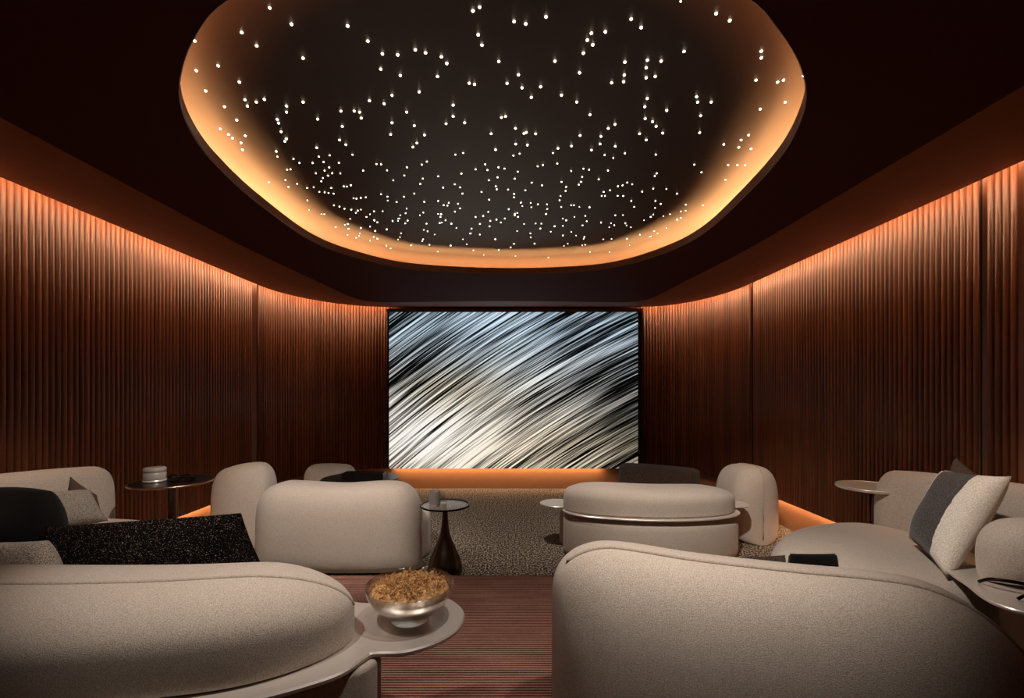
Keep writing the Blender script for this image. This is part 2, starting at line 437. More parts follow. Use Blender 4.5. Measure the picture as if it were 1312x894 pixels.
# walls
def wall_shell(side, name):
    bm = bmesh.new()
    inner = path(side, .09); outer = path(side, .24)
    def strip(i, o, z0, z1):
        vi0 = [bm.verts.new((x, y, z0)) for x, y in i]; vi1 = [bm.verts.new((x, y, z1)) for x, y in i]
        vo0 = [bm.verts.new((x, y, z0)) for x, y in o]; vo1 = [bm.verts.new((x, y, z1)) for x, y in o]
        for k in range(len(i) - 1):
            bm.faces.new((vi0[k], vi0[k + 1], vi1[k + 1], vi1[k])); bm.faces.new((vo0[k], vo0[k + 1], vo1[k + 1], vo1[k]))
            bm.faces.new((vi0[k], vi0[k + 1], vo0[k + 1], vo0[k])); bm.faces.new((vi1[k], vi1[k + 1], vo1[k + 1], vo1[k]))
        for k in (0, -1): bm.faces.new((vi0[k], vi1[k], vo1[k], vo0[k]))
    strip(inner, outer, .33, ZW + .05)
    return struct(obj(name, bm, M['wood'], smooth=False))
wl = wall_shell(-1, 'wall_left'); wr = wall_shell(1, 'wall_right')
# recessed lower wall (plinth zone) behind the floating slat panels
def lower(side, name, idx):
    bm = bmesh.new(); i = path(side, .20); o = path(side, .26); rings = []
    for (p, z) in ((i, 0), (i, .33), (o, .33), (o, 0)): rings.append([bm.verts.new((x, y, z)) for x, y in p])
    for a, b in zip(rings, rings[1:] + rings[:1]):
        for k in range(len(a) - 1): bm.faces.new((a[k], a[k + 1], b[k + 1], b[k]))
    return struct(obj(name, bm, M['lower_wall'], smooth=False))
lower(-1, 'trim_2', 0); lower(1, 'trim_3', 0)
wb = struct(obj('wall_back', box(-1.82, YB + .11, .33, 1.92, YB + .24, ZW + .05), M['wood'], smooth=False))
struct(obj('trim_4', box(-1.82, YB + .19, 0, 1.92, YB + .26, .33), M['lower_wall'], smooth=False))
struct(obj('wall_rear', box(-3.2, YREAR - .15, 0, 3.0, YREAR, ZW), M['wood'], smooth=False))
# slats
def slat_mesh(wd=.0405, dp=.020, n=7):
    bm = bmesh.new(); pr = [(-wd / 2, .004)]
    for i in range(n + 1):
        t = math.pi * i / n; pr.append((-wd / 2 * math.cos(t), -dp * (math.sin(t) ** .8 if 0 < i < n else 0) ))
    pr.append((wd / 2, .004)); a = [bm.verts.new((x, y, 0)) for x, y in pr]; b = [bm.verts.new((x, y, 1)) for x, y in pr]; m = len(pr)
    for k in range(m - 1): bm.faces.new((a[k], a[k + 1], b[k + 1], b[k]))
    bm.faces.new(a); bm.faces.new(b)
    bmesh.ops.recalc_face_normals(bm, faces=bm.faces)
    for v in bm.verts: v.co.z *= (ZW - .32)
    me = bpy.data.meshes.new('slat'); bm.to_mesh(me); bm.free(); me.materials.append(M['wood'])
    for p in me.polygons: p.use_smooth = len(p.vertices) == 4
    return me
SL = slat_mesh()
def slats(side, parent, y0, skip):
    pts = path(side, .088); d = [0]
    for a, b in zip(pts, pts[1:]): d.append(d[-1] + math.hypot(b[0] - a[0], b[1] - a[1]))
    tot = d[-1]; s = y0 - YREAR; i = 0
    while s < tot - .02:
        while i < len(d) - 2 and d[i + 1] < s: i += 1
        t = (s - d[i]) / (d[i + 1] - d[i]); a, b = pts[i], pts[i + 1]; x = a[0] + (b[0] - a[0]) * t; y = a[1] + (b[1] - a[1]) * t
        ln = s + YREAR
        if not any(u <= ln <= v for u, v in skip):
            o = bpy.data.objects.new('slat', SL); COL.objects.link(o); o.parent = parent
            ang = math.atan2(b[1] - a[1], b[0] - a[0])
            o.location = (x, y, .322); o.rotation_euler = (0, 0, ang + (math.pi if side < 0 else 0) if side > 0 else ang)
            if side > 0: o.rotation_euler = (0, 0, ang + math.pi)
        s += .0425
SEAML = 5.53; SEAMR = 5.49
slats(-1, wl, 1.5, [(SEAML - .10, SEAML + .035)])
slats(1, wr, 2.62, [(2.775, 2.83), (SEAMR - .03, SEAMR + .035)])
def fixed(name, bm, mat, parent): return obj(name, bm, mat, parent, smooth=False)
fixed('flat_panel', box(XL - .092, SEAML - .125, .32, XL - .070, SEAML - .012, ZW), M['wood'], wl)
fixed('joint', box(XL - .0915, SEAML - .01, .32, XL - .083, SEAML + .012, ZW), M['gap'], wl)
fixed('flat_panel', box(XL - .092, YREAR + .01, .32, XL - .070, 1.47, ZW), M['wood'], wl)
fixed('joint', box(XR + .083, SEAMR - .012, .32, XR + .0915, SEAMR + .012, ZW), M['gap'], wr)
fixed('flat_panel', box(XR + .077, 2.755, .32, XR + .0915, 2.85, ZW), M['wood'], wr)
fixed('joint', box(XR + .0755, 2.796, .32, XR + .0775, 2.806, ZW), M['gap'], wr)
fixed('flat_panel', box(XR + .070, YREAR + .01, .32, XR + .0915, 2.59, ZW), M['wood'], wr)
# LED strips: hidden in the slot above the ceiling edge, and under the floating panels
def ribbon(pts, z, wd, closed=False):
    bm = bmesh.new(); n = len(pts); L = []; Rr = []
    for i, p in enumerate(pts):
        a = pts[i - 1] if (i or closed) else p; b = pts[(i + 1) % n] if (i < n - 1 or closed) else p
        tx, ty = b[0] - a[0], b[1] - a[1]; q = math.hypot(tx, ty) or 1
        L.append(bm.verts.new((p[0] + ty / q * wd / 2, p[1] - tx / q * wd / 2, z))); Rr.append(bm.verts.new((p[0] - ty / q * wd / 2, p[1] + tx / q * wd / 2, z)))
    for i in range(n if closed else n - 1): bm.faces.new((L[i], L[(i + 1) % n], Rr[(i + 1) % n], Rr[i]))
    return bm
for side, par in ((-1, wl), (1, wr)):
    p = [q for k, q in enumerate(path(side, .022)) if q[1] > .2]; p = p[::3] + [p[-1]]
    obj('led_strip', ribbon(p, 2.765, .012), M['led_wall'], par, smooth=False)
    seg = [q for q in path(side, .15) if (3.4 if side < 0 else 3.4) < q[1] < 5.35]
    obj('led_strip', ribbon([seg[0], seg[-1]], .322, .02), M['led_base'], par, smooth=False)
obj('led_strip', ribbon([(-1.76, YB + .13), (1.35, YB + .13)], .322, .02), M['led_base'], wb, smooth=False)
# roof slab over everything
struct(obj('ceiling_slab', box(-3.2, YREAR - .15, ZW + .05, 3.0, 7.12, ZW + .12), M['ceiling'], smooth=False)).name = 'ceiling.001'
# cove outline (plan of the opening)
rim = [(965, 0), (985, 20), (1020, 70), (1033, 112), (1028, 150), (1000, 202), (950, 256), (903, 298), (860, 321), (800, 340), (740, 348), (640, 350.5), (530, 345), (460, 331), (400, 309), (330, 260), (275, 210), (245, 170), (230, 130), (232, 90), (250, 45), (290, 0)]
lipc = []
for x, y in rim:
    d = F * (ZF - EYE) / (HY - y); lipc.append(((x - CX) * d / F, d))
lipc += [(-.45, 1.16), (-.05, 1.09), (.38, 1.16)]
cen = (-.08, 2.8)
dense = cat(lipc, 12, True)
def polar(pts, th):
    best = None; dx, dy = math.cos(th), math.sin(th); n = len(pts)
    for i in range(n):
        ax, ay = pts[i][0] - cen[0], pts[i][1] - cen[1]; bx, by = pts[(i + 1) % n][0] - cen[0], pts[(i + 1) % n][1] - cen[1]
        ex, ey = bx - ax, by - ay; den = dx * ey - dy * ex
        if abs(den) < 1e-12: continue
        t = (ax * ey - ay * ex) / den; u = (ax * dy - ay * dx) / den
        if t > 0 and -1e-6 <= u <= 1 + 1e-6: best = t if best is None else max(best, t)
    return best or 1.5
outer = path(-1) + path(1)[::-1]
NT = 240
lip_r = [polar(dense, 2 * math.pi * k / NT) for k in range(NT)]
out_r = [polar(outer, 2 * math.pi * k / NT) for k in range(NT)]
lip_r = [(lip_r[k - 1] + 2 * lip_r[k] + lip_r[(k + 1) % NT]) / 4 for k in range(NT)]
LIP = [(cen[0] + lip_r[k] * math.cos(2 * math.pi * k / NT), cen[1] + lip_r[k] * math.sin(2 * math.pi * k / NT)) for k in range(NT)]
M['bounce_band'] = plain('ceiling_bounce_brown', (138, 74, 42), .6, .2)  # lighter brown along the ceiling edge: wall-wash bounce put into the colour
def edge_dist(k, r):
    th = 2 * math.pi * k / NT; x, y = cen[0] + r * math.cos(th), cen[1] + r * math.sin(th)
    e = out_r[k] - r; sd = min(x - XL, XR - x)
    if y > YS:      # square distance to the curved end
        e = min(math.hypot(x - a, y - b) for a, b in outer if b > YS - .8)
        if -1.85 < x < 1.95: e = min(e, YB - y)
    return min(sd, e) if y <= YS else e
BAND = .92; band_r = []
for k in range(NT):
    r = out_r[k]
    lim = BAND + .30 * max(0, math.sin(2 * math.pi * k / NT)) ** 3
    while edge_dist(k, r) < lim and r > lip_r[k] + .1: r -= .01
    band_r.append(r)
for _ in range(6): band_r = [(band_r[k - 1] + 2 * band_r[k] + band_r[(k + 1) % NT]) / 4 for k in range(NT)]
def ringset(bm, fr, ra, rb, zf):
    out = []
    for f in fr:
        out.append([bm.verts.new((cen[0] + (ra[k] + (rb[k] - ra[k]) * f) * math.cos(2 * math.pi * k / NT), cen[1] + (ra[k] + (rb[k] - ra[k]) * f) * math.sin(2 * math.pi * k / NT), zf(f))) for k in range(NT)])
    return out
def skin(bm, rings):
    for a, b in zip(rings, rings[1:]):
        for j in range(NT): bm.faces.new((a[j], a[(j + 1) % NT], b[(j + 1) % NT], b[j]))
bm = bmesh.new(); rg = ringset(bm, [0, .25, .5, .75, 1], lip_r, band_r, lambda f: ZF); skin(bm, rg)
ceil = obj('ceiling', bm, M['ceiling']); struct(ceil)
# raised, gently coved ceiling edge up to the light slot at the walls
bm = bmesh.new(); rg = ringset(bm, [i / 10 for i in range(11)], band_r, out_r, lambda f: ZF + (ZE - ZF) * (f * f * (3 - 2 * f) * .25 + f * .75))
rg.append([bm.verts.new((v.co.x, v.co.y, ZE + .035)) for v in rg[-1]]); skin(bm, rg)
bk_ = obj('perimeter_band', bm, M['bounce_band'], ceil); autosmooth(bk_, 50)
# lip of the cove: face, top and ledge
bm = bmesh.new(); prof = [(0, ZF - .002), (-.004, ZF + .002), (-.004, ZF + .052), (.012, ZF + .052), (.012, ZF + .030), (.13, ZF + .030)]
rings = [[bm.verts.new((x, y, z)) for x, y in offset(LIP, d)] for d, z in prof]
for a, b in zip(rings, rings[1:]):
    for j in range(NT): bm.faces.new((a[j], a[(j + 1) % NT], b[(j + 1) % NT], b[j]))
lp = obj('cove_lip', bm, M['lip'], ceil); autosmooth(lp, 30)
ZS = 2.685
bm = bmesh.new(); prof = [(.13, ZF + .03)] + [(.13 - .18 * (1 - math.cos(t * math.pi / 28)), ZF + .03 + (ZS - ZF - .03) * math.sin(t * math.pi / 28)) for t in range(15)]
rings = [[bm.verts.new((x, y, z)) for x, y in offset(LIP, d)] for d, z in prof]
for a, b in zip(rings, rings[1:]):
    for j in range(NT): bm.faces.new((a[j], a[(j + 1) % NT], b[(j + 1) % NT], b[j]))
last = rings[-1]
for s in (.85, .6, .3):
    r = [bm.verts.new((cen[0] + (v.co.x - cen[0]) * s, cen[1] + (v.co.y - cen[1]) * s, ZS)) for v in rings[-1]]
    for j in range(NT): bm.faces.new((last[j], last[(j + 1) % NT], r[(j + 1) % NT], r[j]))
    last = r
bm.faces.new(last)
sc = obj('star_ceiling', bm, M['star_ceiling'], ceil)
obj('led_strip', ribbon(offset(LIP, .06)[::2], ZF + .036, .016, True), M['led_cove'], ceil, smooth=False)

# stars
A = '342,27 408,76 577,81 638,127 258,101 303,141 443,178 116,126 84,177 187,201 121,215 251,250 149,276 682,165 728,168 677,211 736,230 781,153 812,162 860,174 876,194 848,233 268,303 326,302 302,310 275,322 206,324 243,364 393,322 393,340 443,310 365,362 369,373 487,361 377,399 393,420 388,428 269,411 125,350 711,290 793,279 643,306 687,315 557,337 597,337 613,340 618,358 561,383 755,340 778,381 711,372 707,407 809,409 553,424 572,438 592,468 786,433 774,445 484,447 362,458 366,474 895,319 895,353 874,375 930,372 925,463 902,468 523,470 491,474 551,493 472,493 505,490 414,481 432,493 522,506 508,516 395,513 405,512 555,524 531,524 518,531 482,524 503,538 498,548 664,496 678,497 696,515 624,516 756,506 748,531 801,498 816,489 804,540 796,556 850,533 920,525 715,545 747,594 778,585 678,587 697,594 725,610 698,606 595,599 604,600 617,598 632,596 566,563 575,564 587,560 455,568 475,566 492,580 508,581 520,583 535,585 528,568 865,567 850,607 900,557 916,566 923,585 808,610 608,636 602,643 617,633 634,655 658,665 536,620 456,605 461,634 695,692 667,720 755,630 752,644 733,660 751,674 729,667 795,650 805,642 850,646 857,655 861,672 878,621 910,615 916,629 855,673 905,688 925,722 815,675 390,544 425,556 340,550 399,565 193,390 218,407 230,418 256,432 260,453 498,646 541,685 578,676 580,690 617,688 614,704 645,684 738,704 735,716 694,741'
B = '14,36 34,25 640,8 747,44 788,65 491,61 521,86 413,99 371,103 359,124 375,138 347,163 234,54 173,75 138,68 30,108 41,139 261,187 335,222 650,158 92,188 151,228 162,267 218,264 190,296 117,254 281,289 327,310 367,348 472,190 540,184 581,187 536,207 470,229 536,237 563,233 468,249 432,252 3,253 19,257 883,157 883,177 867,244 950,244 932,250 1010,228 955,310 880,331 688,294 691,310 732,310 700,351 697,402 539,299 532,324 598,335 533,360 555,369 566,383 586,403 516,405 536,424 565,468 442,377 422,389 400,413 397,436 371,454 443,443 472,464 411,469 437,478 421,516 337,410 311,442 270,449 255,463 268,495 310,517 347,510 364,513 343,535 340,550 333,558 393,542 568,524 562,532 681,498 703,521 770,437 822,424 845,409 815,446 852,450 783,499 811,499 834,499 775,543 142,389 175,401 168,404 203,405 143,436 178,439 155,465 136,471 82,453 69,405 100,356 112,353 51,497 22,512 58,514 91,506 109,510 149,519 140,540 88,536 62,545 83,563 86,572 120,573 138,586 138,596 172,575 191,552 222,560 209,503 225,499 281,550 295,565 293,577 278,592 275,605 40,580 63,603 408,580 402,592 412,592 427,575 451,563 465,560 479,552 494,557 467,592 450,592 491,607 500,625 524,579 557,570 597,571 629,585 564,607 580,616 563,628 557,648 550,655 530,665 588,653 655,636 640,658 629,663 443,650 473,674 425,686 400,672 430,674 188,613 210,617 237,617 238,631 190,626 148,643 150,655 140,650 122,632 110,660 98,672 85,663 66,667 45,652 220,675 217,690 285,660 295,665 320,655 260,683 285,682 318,620 335,625 365,626 357,668 343,680 310,700 325,711 350,715 407,722 478,720 486,740 551,713 517,708 597,688 707,620 768,600 808,583 10,690 35,676 22,655 60,640 5,705 35,708 138,736 200,735 168,676 300,735 343,740'
stars = []
for s, ox in ((A, 200), (B, 600)):
    for t in s.split():
        a, b = t.split(','); px, py = ox + float(a) / 2.352, float(b) / 2.352
        d = F * (ZS - .004 - EYE) / (HY - py); stars.append(((px - CX) * d / F, d))
for i in range(110):
    stars.append((rnd.uniform(-1.3, 1.2), rnd.uniform(3.0, 4.6)))
for i in range(60): stars.append((rnd.uniform(-1.0, .9), rnd.uniform(1.1, 1.45)))
from mathutils.geometry import intersect_point_tri_2d
inset = offset(LIP, .0)
def inside(p, poly):
    c = False; j = len(poly) - 1
    for i in range(len(poly)):
        if (poly[i][1] > p[1]) != (poly[j][1] > p[1]) and p[0] < (poly[j][0] - poly[i][0]) * (p[1] - poly[i][1]) / (poly[j][1] - poly[i][1]) + poly[i][0]: c = not c
        j = i
    return c
stars = [p for p in stars if inside(p, inset)]
vis = [p for p in stars if p[1] > 1.5]; vis.sort(key=lambda p: p[1])
def star_bm(bm, x, y, z, r):
    seg = 6; rings = []
    for a in (0, .45, .8):
        rings.append([bm.verts.new((x + r * math.cos(a * math.pi / 2) * math.cos(2 * math.pi * j / seg), y + r * math.cos(a * math.pi / 2) * math.sin(2 * math.pi * j / seg), z - r * math.sin(a * math.pi / 2))) for j in range(seg)])
    for a, b in zip(rings, rings[1:]):
        for j in range(seg): bm.faces.new((a[j], a[(j + 1) % seg], b[(j + 1) % seg], b[j]))
    bm.faces.new(rings[-1])
metas = []
for rr in (.0030, .0038, .0052):
    b_ = bmesh.new(); star_bm(b_, 0, 0, 0, rr); me = bpy.data.meshes.new('star_light'); b_.to_mesh(me); b_.free(); me.materials.append(M['star']); metas.append(me)
single = vis[:300]; rest = vis[300:] + [p for p in stars if p[1] <= 1.5]
edge_pts = [Vector(q) for q in LIP]
def zstar(p):
    m = min((q - Vector(p)).length for q in edge_pts); h = ZS - ZF - .03
    if m > .05: return ZS + .0005          # distance inwards of the opening's edge
    u = (.13 + m) / .18
    return ZF + .03 + h * math.sin(math.acos(max(-1, min(1, 1 - u)))) + .0005
for p in single:
    o = bpy.data.objects.new('star_light', metas[2] if p[1] < 2.4 else metas[1] if p[1] < 3.1 else rnd.choice(metas[:2])); COL.objects.link(o); o.parent = ceil; o.location = (p[0], p[1], zstar(p))
b_ = bmesh.new()
for p in rest: star_bm(b_, p[0], p[1], zstar(p), rnd.choice((.003, .0038, .0046)))
so = obj('star_lights', b_, M['star'], ceil); so['kind'] = 'stuff'

# ------------------------------------------------------------------ screen
scr = thing('projection_screen', 'large wide glowing screen with star-trail picture on the end wall', 'screen', (.05, YB + .02, .33))
sx0, sx1 = -1.80, 1.90
me = obj('panel', box(-1.85, 0, 0, 1.79, .008, 2.285), M['screen'], None, False); me.location = (.05, YB, .33)
me.parent = scr; me.matrix_parent_inverse = Matrix.Translation(-scr.location)
me.data.name = 'panel'
obj('surround', box(sx0 - .02, YB + .008, .335, sx1, YB + .085, 2.645), M['gap'], scr, False)
obj('frame', box(1.842, YB - .004, .333, sx1, YB + .03, 2.65), M['gap'], scr, False)
obj('frame', box(sx0 - .022, YB - .004, .333, sx0 + .004, YB + .03, 2.65), M['gap'], scr, False)
obj('top_rail', box(sx0 - .03, YB - .012, 2.618, sx1, YB + .03, 2.66), M['lip'], scr, False)

# ------------------------------------------------------------------ near left sofa
g = thing('curved_sofa', 'near left cream sofa seen from behind, metal shelf at its right end holds the bowl', 'sofa', (-1.4, 1.6, PZ))
outA = [(-.171, 1.676), (-.190, 1.586), (-.25, 1.509), (-.336, 1.459), (-.425, 1.452), (-.447, 1.430), (-.487, 1.354), (-.555, 1.30), (-.672, 1.237), (-.85, 1.17), (-1.2, 1.10), (-1.8, 1.12), (-2.2, 1.3), (-2.25, 1.6), (-2.1, 1.8), (-1.6, 1.86), (-1.1, 1.87), (-.80, 1.87), (-.66, 1.835), (-.585, 1.80), (-.52, 1.80), (-.44, 1.84), (-.345, 1.862), (-.255, 1.84), (-.19, 1.76)]
obj('shelf', plate(cat(outA, 6, True), .632, .65, .005), M['steel'], g); autosmooth(bpy.data.objects['shelf'], 35)
baseA = [(-.425, 1.52), (-.43, 1.42), (-.50, 1.36), (-.60, 1.29), (-.72, 1.235), (-.9, 1.18), (-1.3, 1.13), (-1.8, 1.15), (-2.15, 1.35), (-2.2, 1.6), (-2.0, 1.78), (-1.2, 1.84), (-.75, 1.82), (-.52, 1.74)]
obj('base', stack(cat(baseA, 6, True), soft(PZ, .632, .02, .04)), M['cream_base'], g)
seatA = [(-1.0, 1.86), (-1.0, 2.25), (-1.2, 2.42), (-1.7, 2.46), (-2.02, 2.35), (-2.05, 1.9), (-1.9, 1.82), (-1.2, 1.80)]
obj('seat', stack(cat(seatA, 6, True), soft(PZ, .56, .10, .04), dome=.01), M['cream'], g)
bmA, pp = loaf([(-.525, 1.56, .20, .648, .868), (-.8, 1.50, .245, .648, .880), (-1.15, 1.46, .27, .648, .877), (-1.6, 1.46, .28, .648, .873), (-2.1, 1.52, .25, .648, .865)], end=(.36, .3), pe=2.15, ne=2.25, bot=14, hk=.62, pipe=R(94.5), prange=(.0, .995))
b_ = obj('backrest', bmA, M['cream'], g)
obj('piping', tube(pp[1:-1], .006), M['pipe'], b_)

# ------------------------------------------------------------------ near right sofa
g = thing('curved_sofa', 'near right cream sofa back filling the lower right foreground, dipping top with piping', 'sofa', (.8, 1.6, PZ))
bmB, pp = loaf([(.145, 1.68, .2, PZ, .905), (.36, 1.68, .22, PZ, .912), (.62, 1.60, .22, PZ, .897), (.9, 1.51, .22, PZ, .893), (1.12, 1.44, .22, PZ, .895), (1.29, 1.345, .20, PZ, .892), (1.47, 1.24, .17, PZ, .865)], end=(.22, .37), pe=2.3, ne=2.5, hk=(.22, .62), bot=6, pipe=R(84), prange=(.02, .97))
b_ = obj('backrest', bmB, M['cream'], g)
obj('piping', tube(pp[1:-1], .007), M['pipe'], b_)
seatB = [(.35, 1.85), (.45, 2.1), (.8, 2.2), (1.25, 2.16), (1.40, 1.9), (1.5, 1.6), (1.3, 1.55), (.8, 1.75)]
obj('seat', stack(cat(seatB, 6, True), soft(PZ, .56, .09, .04), dome=.01), M['cream'], g)

# ------------------------------------------------------------------ right sofa with round seat
g = thing('lounge_sofa', 'cream sofa along the right wall with broad round seat and white cushion on it', 'sofa', (2.1, 2.6, PZ))
seatC = [(1.42, 2.2), (1.36, 2.42), (1.50, 2.72), (1.76, 2.99), (2.10, 3.14), (2.35, 3.12), (2.5, 2.9), (2.52, 2.4), (2.3, 2.2), (1.95, 2.02), (1.62, 2.04)]
obj('seat', stack(cat(seatC, 8, True), soft(PZ, .605, .12, .05), dome=.035), M['cream'], g)
bmC, pp = loaf([(2.42, 3.13, .10, PZ, .935), (2.56, 2.98, .11, PZ, .95), (2.625, 2.7, .10, PZ, .965), (2.64, 2.3, .09, PZ, .985), (2.64, 1.7, .09, PZ, .985)], end=(.12, .15), ne=3, hk=(.3, .4), bot=8)
obj('backrest', bmC, M['cream'], g)
bmC, pp = loaf([(2.03, 2.03, .13, .645, .90), (2.2, 1.98, .16, .645, .915), (2.5, 1.9, .16, .645, .91)], end=(.17, .12), ne=2.5, hk=.55)
obj('armrest', bmC, M['cream'], g)
trC = [(2.01, 2.16), (1.925, 1.98), (1.875, 1.87), (1.865, 1.79), (1.91, 1.72), (2.08, 1.63), (2.3, 1.60), (2.5, 1.68), (2.54, 1.95), (2.4, 2.14), (2.2, 2.2)]
o = obj('tray', plate(cat(trC, 8, True), .63, .645, .004), M['steel'], g); autosmooth(o, 35)
bmC = stack(cat([(2.1, 1.84), (2.3, 1.8), (2.5, 1.85), (2.5, 2.02), (2.3, 2.06), (2.1, 2.02)], 5, True), [(0, PZ), (0, .63)])
obj('arm_base', bmC, M['cream_base'], g)
o = obj('side_tray', plate(circle(2.45, 3.20, .20), .796, .806, .003), M['steel'], g); autosmooth(o, 35)
obj('tray_lip', tube([(x, y, .810) for x, y in circle(2.45, 3.20, .198)], .005, 6, True), M['steel'], g)
obj('tray_bracket', tube([(2.45, 3.2, .80), (2.45, 3.2, .45), (2.5, 3.05, .42)], .012, 8), M['bronze'], g)

# ------------------------------------------------------------------ left sofa
g = thing('lounge_sofa', 'cream sofa against the left wall behind the black cushions', 'sofa', (-2.6, 2.5, PZ))
bmL, pp = loaf([(-2.70, 3.17, .09, PZ, .955), (-2.765, 3.0, .11, PZ, .975), (-2.79, 2.7, .12, PZ, 1.0), (-2.79, 2.2, .12, PZ, 1.03), (-2.79, 1.7, .12, PZ, 1.03)], end=(.13, .2), ne=3.0, pe=2.6, hk=(.22, .4), bot=8)
obj('backrest', bmL, M['cream'], g)
seatL = [(-2.67, 2.15), (-2.3, 2.12), (-2.14, 2.2), (-2.10, 2.5), (-2.13, 2.78), (-2.26, 2.96), (-2.5, 3.03), (-2.66, 2.98), (-2.68, 2.4)]
obj('seat', stack(cat(seatL, 6, True), soft(PZ, .65, .07, .04), dome=.012), M['cream'], g)

# ------------------------------------------------------------------ second row left
g = thing('lounge_sofa', 'cream rounded sofa seen from behind, left of the teardrop table', 'sofa', (-1.5, 4.1, 0))
bmD, pp = loaf([(-2.10, 3.90, .20, .0, .71), (-1.8, 3.88, .23, .0, .712), (-1.4, 3.86, .23, .0, .697), (-1.05, 3.87, .23, .0, .712), (-.745, 3.90, .21, .0, .69)], end=(.26, .22), pe=2.3, ne=3.2, hk=(.45, .42), bot=4)
obj('backrest', bmD, M['cream'], g)
obj('seat', stack(cat([(-2.0, 4.0), (-.9, 4.0), (-.75, 4.3), (-.95, 4.65), (-1.5, 4.75), (-2.1, 4.7)], 6, True), soft(0, .40, .09, .04)), M['cream'], g)
bmE, pp = loaf([(-2.76, 4.42, .10, 0, .69), (-2.62, 4.36, .18, 0, .755), (-2.42, 4.33, .2, 0, .80), (-2.20, 4.37, .19, 0, .79)], end=(.16, .15), pe=2.5, ne=2.8, hk=(.35, .35), bot=6)
b_ = obj('corner_back', bmE, M['cream'], g)
P_ = min(RING, key=lambda q: abs(q[0] - .33))[1]
obj('piping', tube([P_(R(-5 + 110 * t / 18)) for t in range(19)], .008), M['pipe'], b_)

# ------------------------------------------------------------------ second row right
g = thing('lounge_sofa', 'low cream sofa with thin metal rim round its back, on the right before the screen', 'sofa', (1.4, 4.3, 0))
ctrlF = [(.50, 4.34, .17, 0, .385), (.75, 4.20, .24, 0, .385), (1.25, 4.12, .26, 0, .385), (1.7, 4.17, .24, 0, .385), (1.98, 4.32, .17, 0, .385)]
def plan(ctrl, end, add, n=40):
    d = cat(ctrl, 10); fr = [i / n for i in range(n + 1)]; st, L = resample(d, fr); a = []; b = []
    for k, p in enumerate(st):
        q0, q1 = st[max(0, k - 1)], st[min(n, k + 1)]; tx, ty = q1[0] - q0[0], q1[1] - q0[1]; q = math.hypot(tx, ty); tx /= q; ty /= q
        s = min(fr[k], 1 - fr[k]) * L; e = 1 if s > end else max(0, 1 - (1 - s / end) ** 2.3) ** (1 / 2.3); wd = p[2] * e + add
        if k == 0: a.append((p[0] - tx * add, p[1] - ty * add))
        a.append((p[0] + ty * wd, p[1] - tx * wd)); b.append((p[0] - ty * wd, p[1] + tx * wd))
        if k == n: a.append((p[0] + tx * add, p[1] + ty * add))
    return a + b[::-1]
bmF, _ = loaf(ctrlF, end=.2, ne=5, hk=.06, bot=6)
obj('base', bmF, M['cream_base'], g)
o = obj('rim', plate(plan(ctrlF, .2, .018), .386, .400, .004), M['steel'], g); autosmooth(o, 35)
bmF, _ = loaf([(x, y, w_ - .02, .40, z) for (x, y, w_, _, _), z in zip(ctrlF, (.60, .635, .63, .62, .575))], end=(.18, .3), pe=2.4, ne=2.6, bot=14, hk=(.4, .6))
obj('backrest', bmF, M['cream'], g)
o = obj('tray', plate([(x, y) for x, y in circle(.44, 4.45, .175, ry=.16)], .388, .402, .004), M['steel'], g); autosmooth(o, 35)
o = obj('tray', plate([(x, y) for x, y in circle(2.06, 4.33, .12, ry=.13)], .41, .424, .004), M['steel'], g); autosmooth(o, 35)
obj('seat', stack(cat([(.6, 4.35), (1.9, 4.35), (2.0, 4.7), (1.8, 5.0), (1.2, 5.1), (.7, 4.95), (.5, 4.7)], 6, True), soft(0, .34, .08, .04)), M['cream'], g)
bmG, pp = loaf([(2.37, 4.42, .20, 0, .70), (2.36, 4.6, .23, 0, .73), (2.33, 5.0, .23, 0, .70)], end=(.16, .2), pe=2.5, ne=2.7, hk=(.22, .3), bot=5, pipe=R(88))
b_ = obj('corner_back', bmG, M['cream'], g)
obj('piping', tube([(2.37, 4.415, .06), (2.37, 4.413, .3)] + pp[1:-1], .007), M['pipe'], b_)

# far seats, faint behind the second row
g = thing('lounge_chair', 'small cream chair back in the far left corner behind the rounded sofas', 'chair', (-2.0, 5.5, 0))
bmH, _ = loaf([(-2.42, 5.45, .13, 0, .60), (-2.15, 5.5, .15, 0, .61), (-1.85, 5.6, .13, 0, .58)], end=.14, ne=3, hk=.3, bot=5)
obj('backrest', bmH, M['cream'], g)
obj('seat', stack(cat([(-2.3, 5.5), (-1.8, 5.6), (-1.75, 5.95), (-2.1, 6.1), (-2.35, 5.9)], 6, True), soft(0, .38, .08, .03)), M['cream'], g)
g = thing('coffee_table', 'low black table just behind the left rounded sofa back', 'table', (-1.62, 5.0, 0))
o = obj('tabletop', plate(circle(-1.62, 5.0, .40), .515, .535, .004), M['darkwood'], g); autosmooth(o, 35)
obj('pedestal', lathe([(.16, 0), (.16, .02), (.06, .06), (.04, .3), (.06, .515)], (-1.62, 5.0, 0)), M['blackmetal'], g)
o = obj('serving_box', box(-1.78, 4.9, .535, -1.35, 5.05, .60), M['darkwood'], None, False); tag(o, 'long black box on the low table behind the left rounded sofa', 'box')
g = thing('ottoman', 'dark speckled low bench by the wall under the right of the screen', 'bench', (1.9, 6.0, 0))
bmO, _ = loaf([(1.42, 6.2, .2, .05, .50), (1.8, 6.05, .22, .05, .50), (2.3, 5.75, .2, .05, .49)], end=.12, ne=6, hk=.1)
obj('upholstery', bmO, M['tweed4'], g)
obj('plinth', stack(circle(1.85, 6.02, .25, 32, .1), [(0, 0), (0, .06)]), M['darkwood'], g)

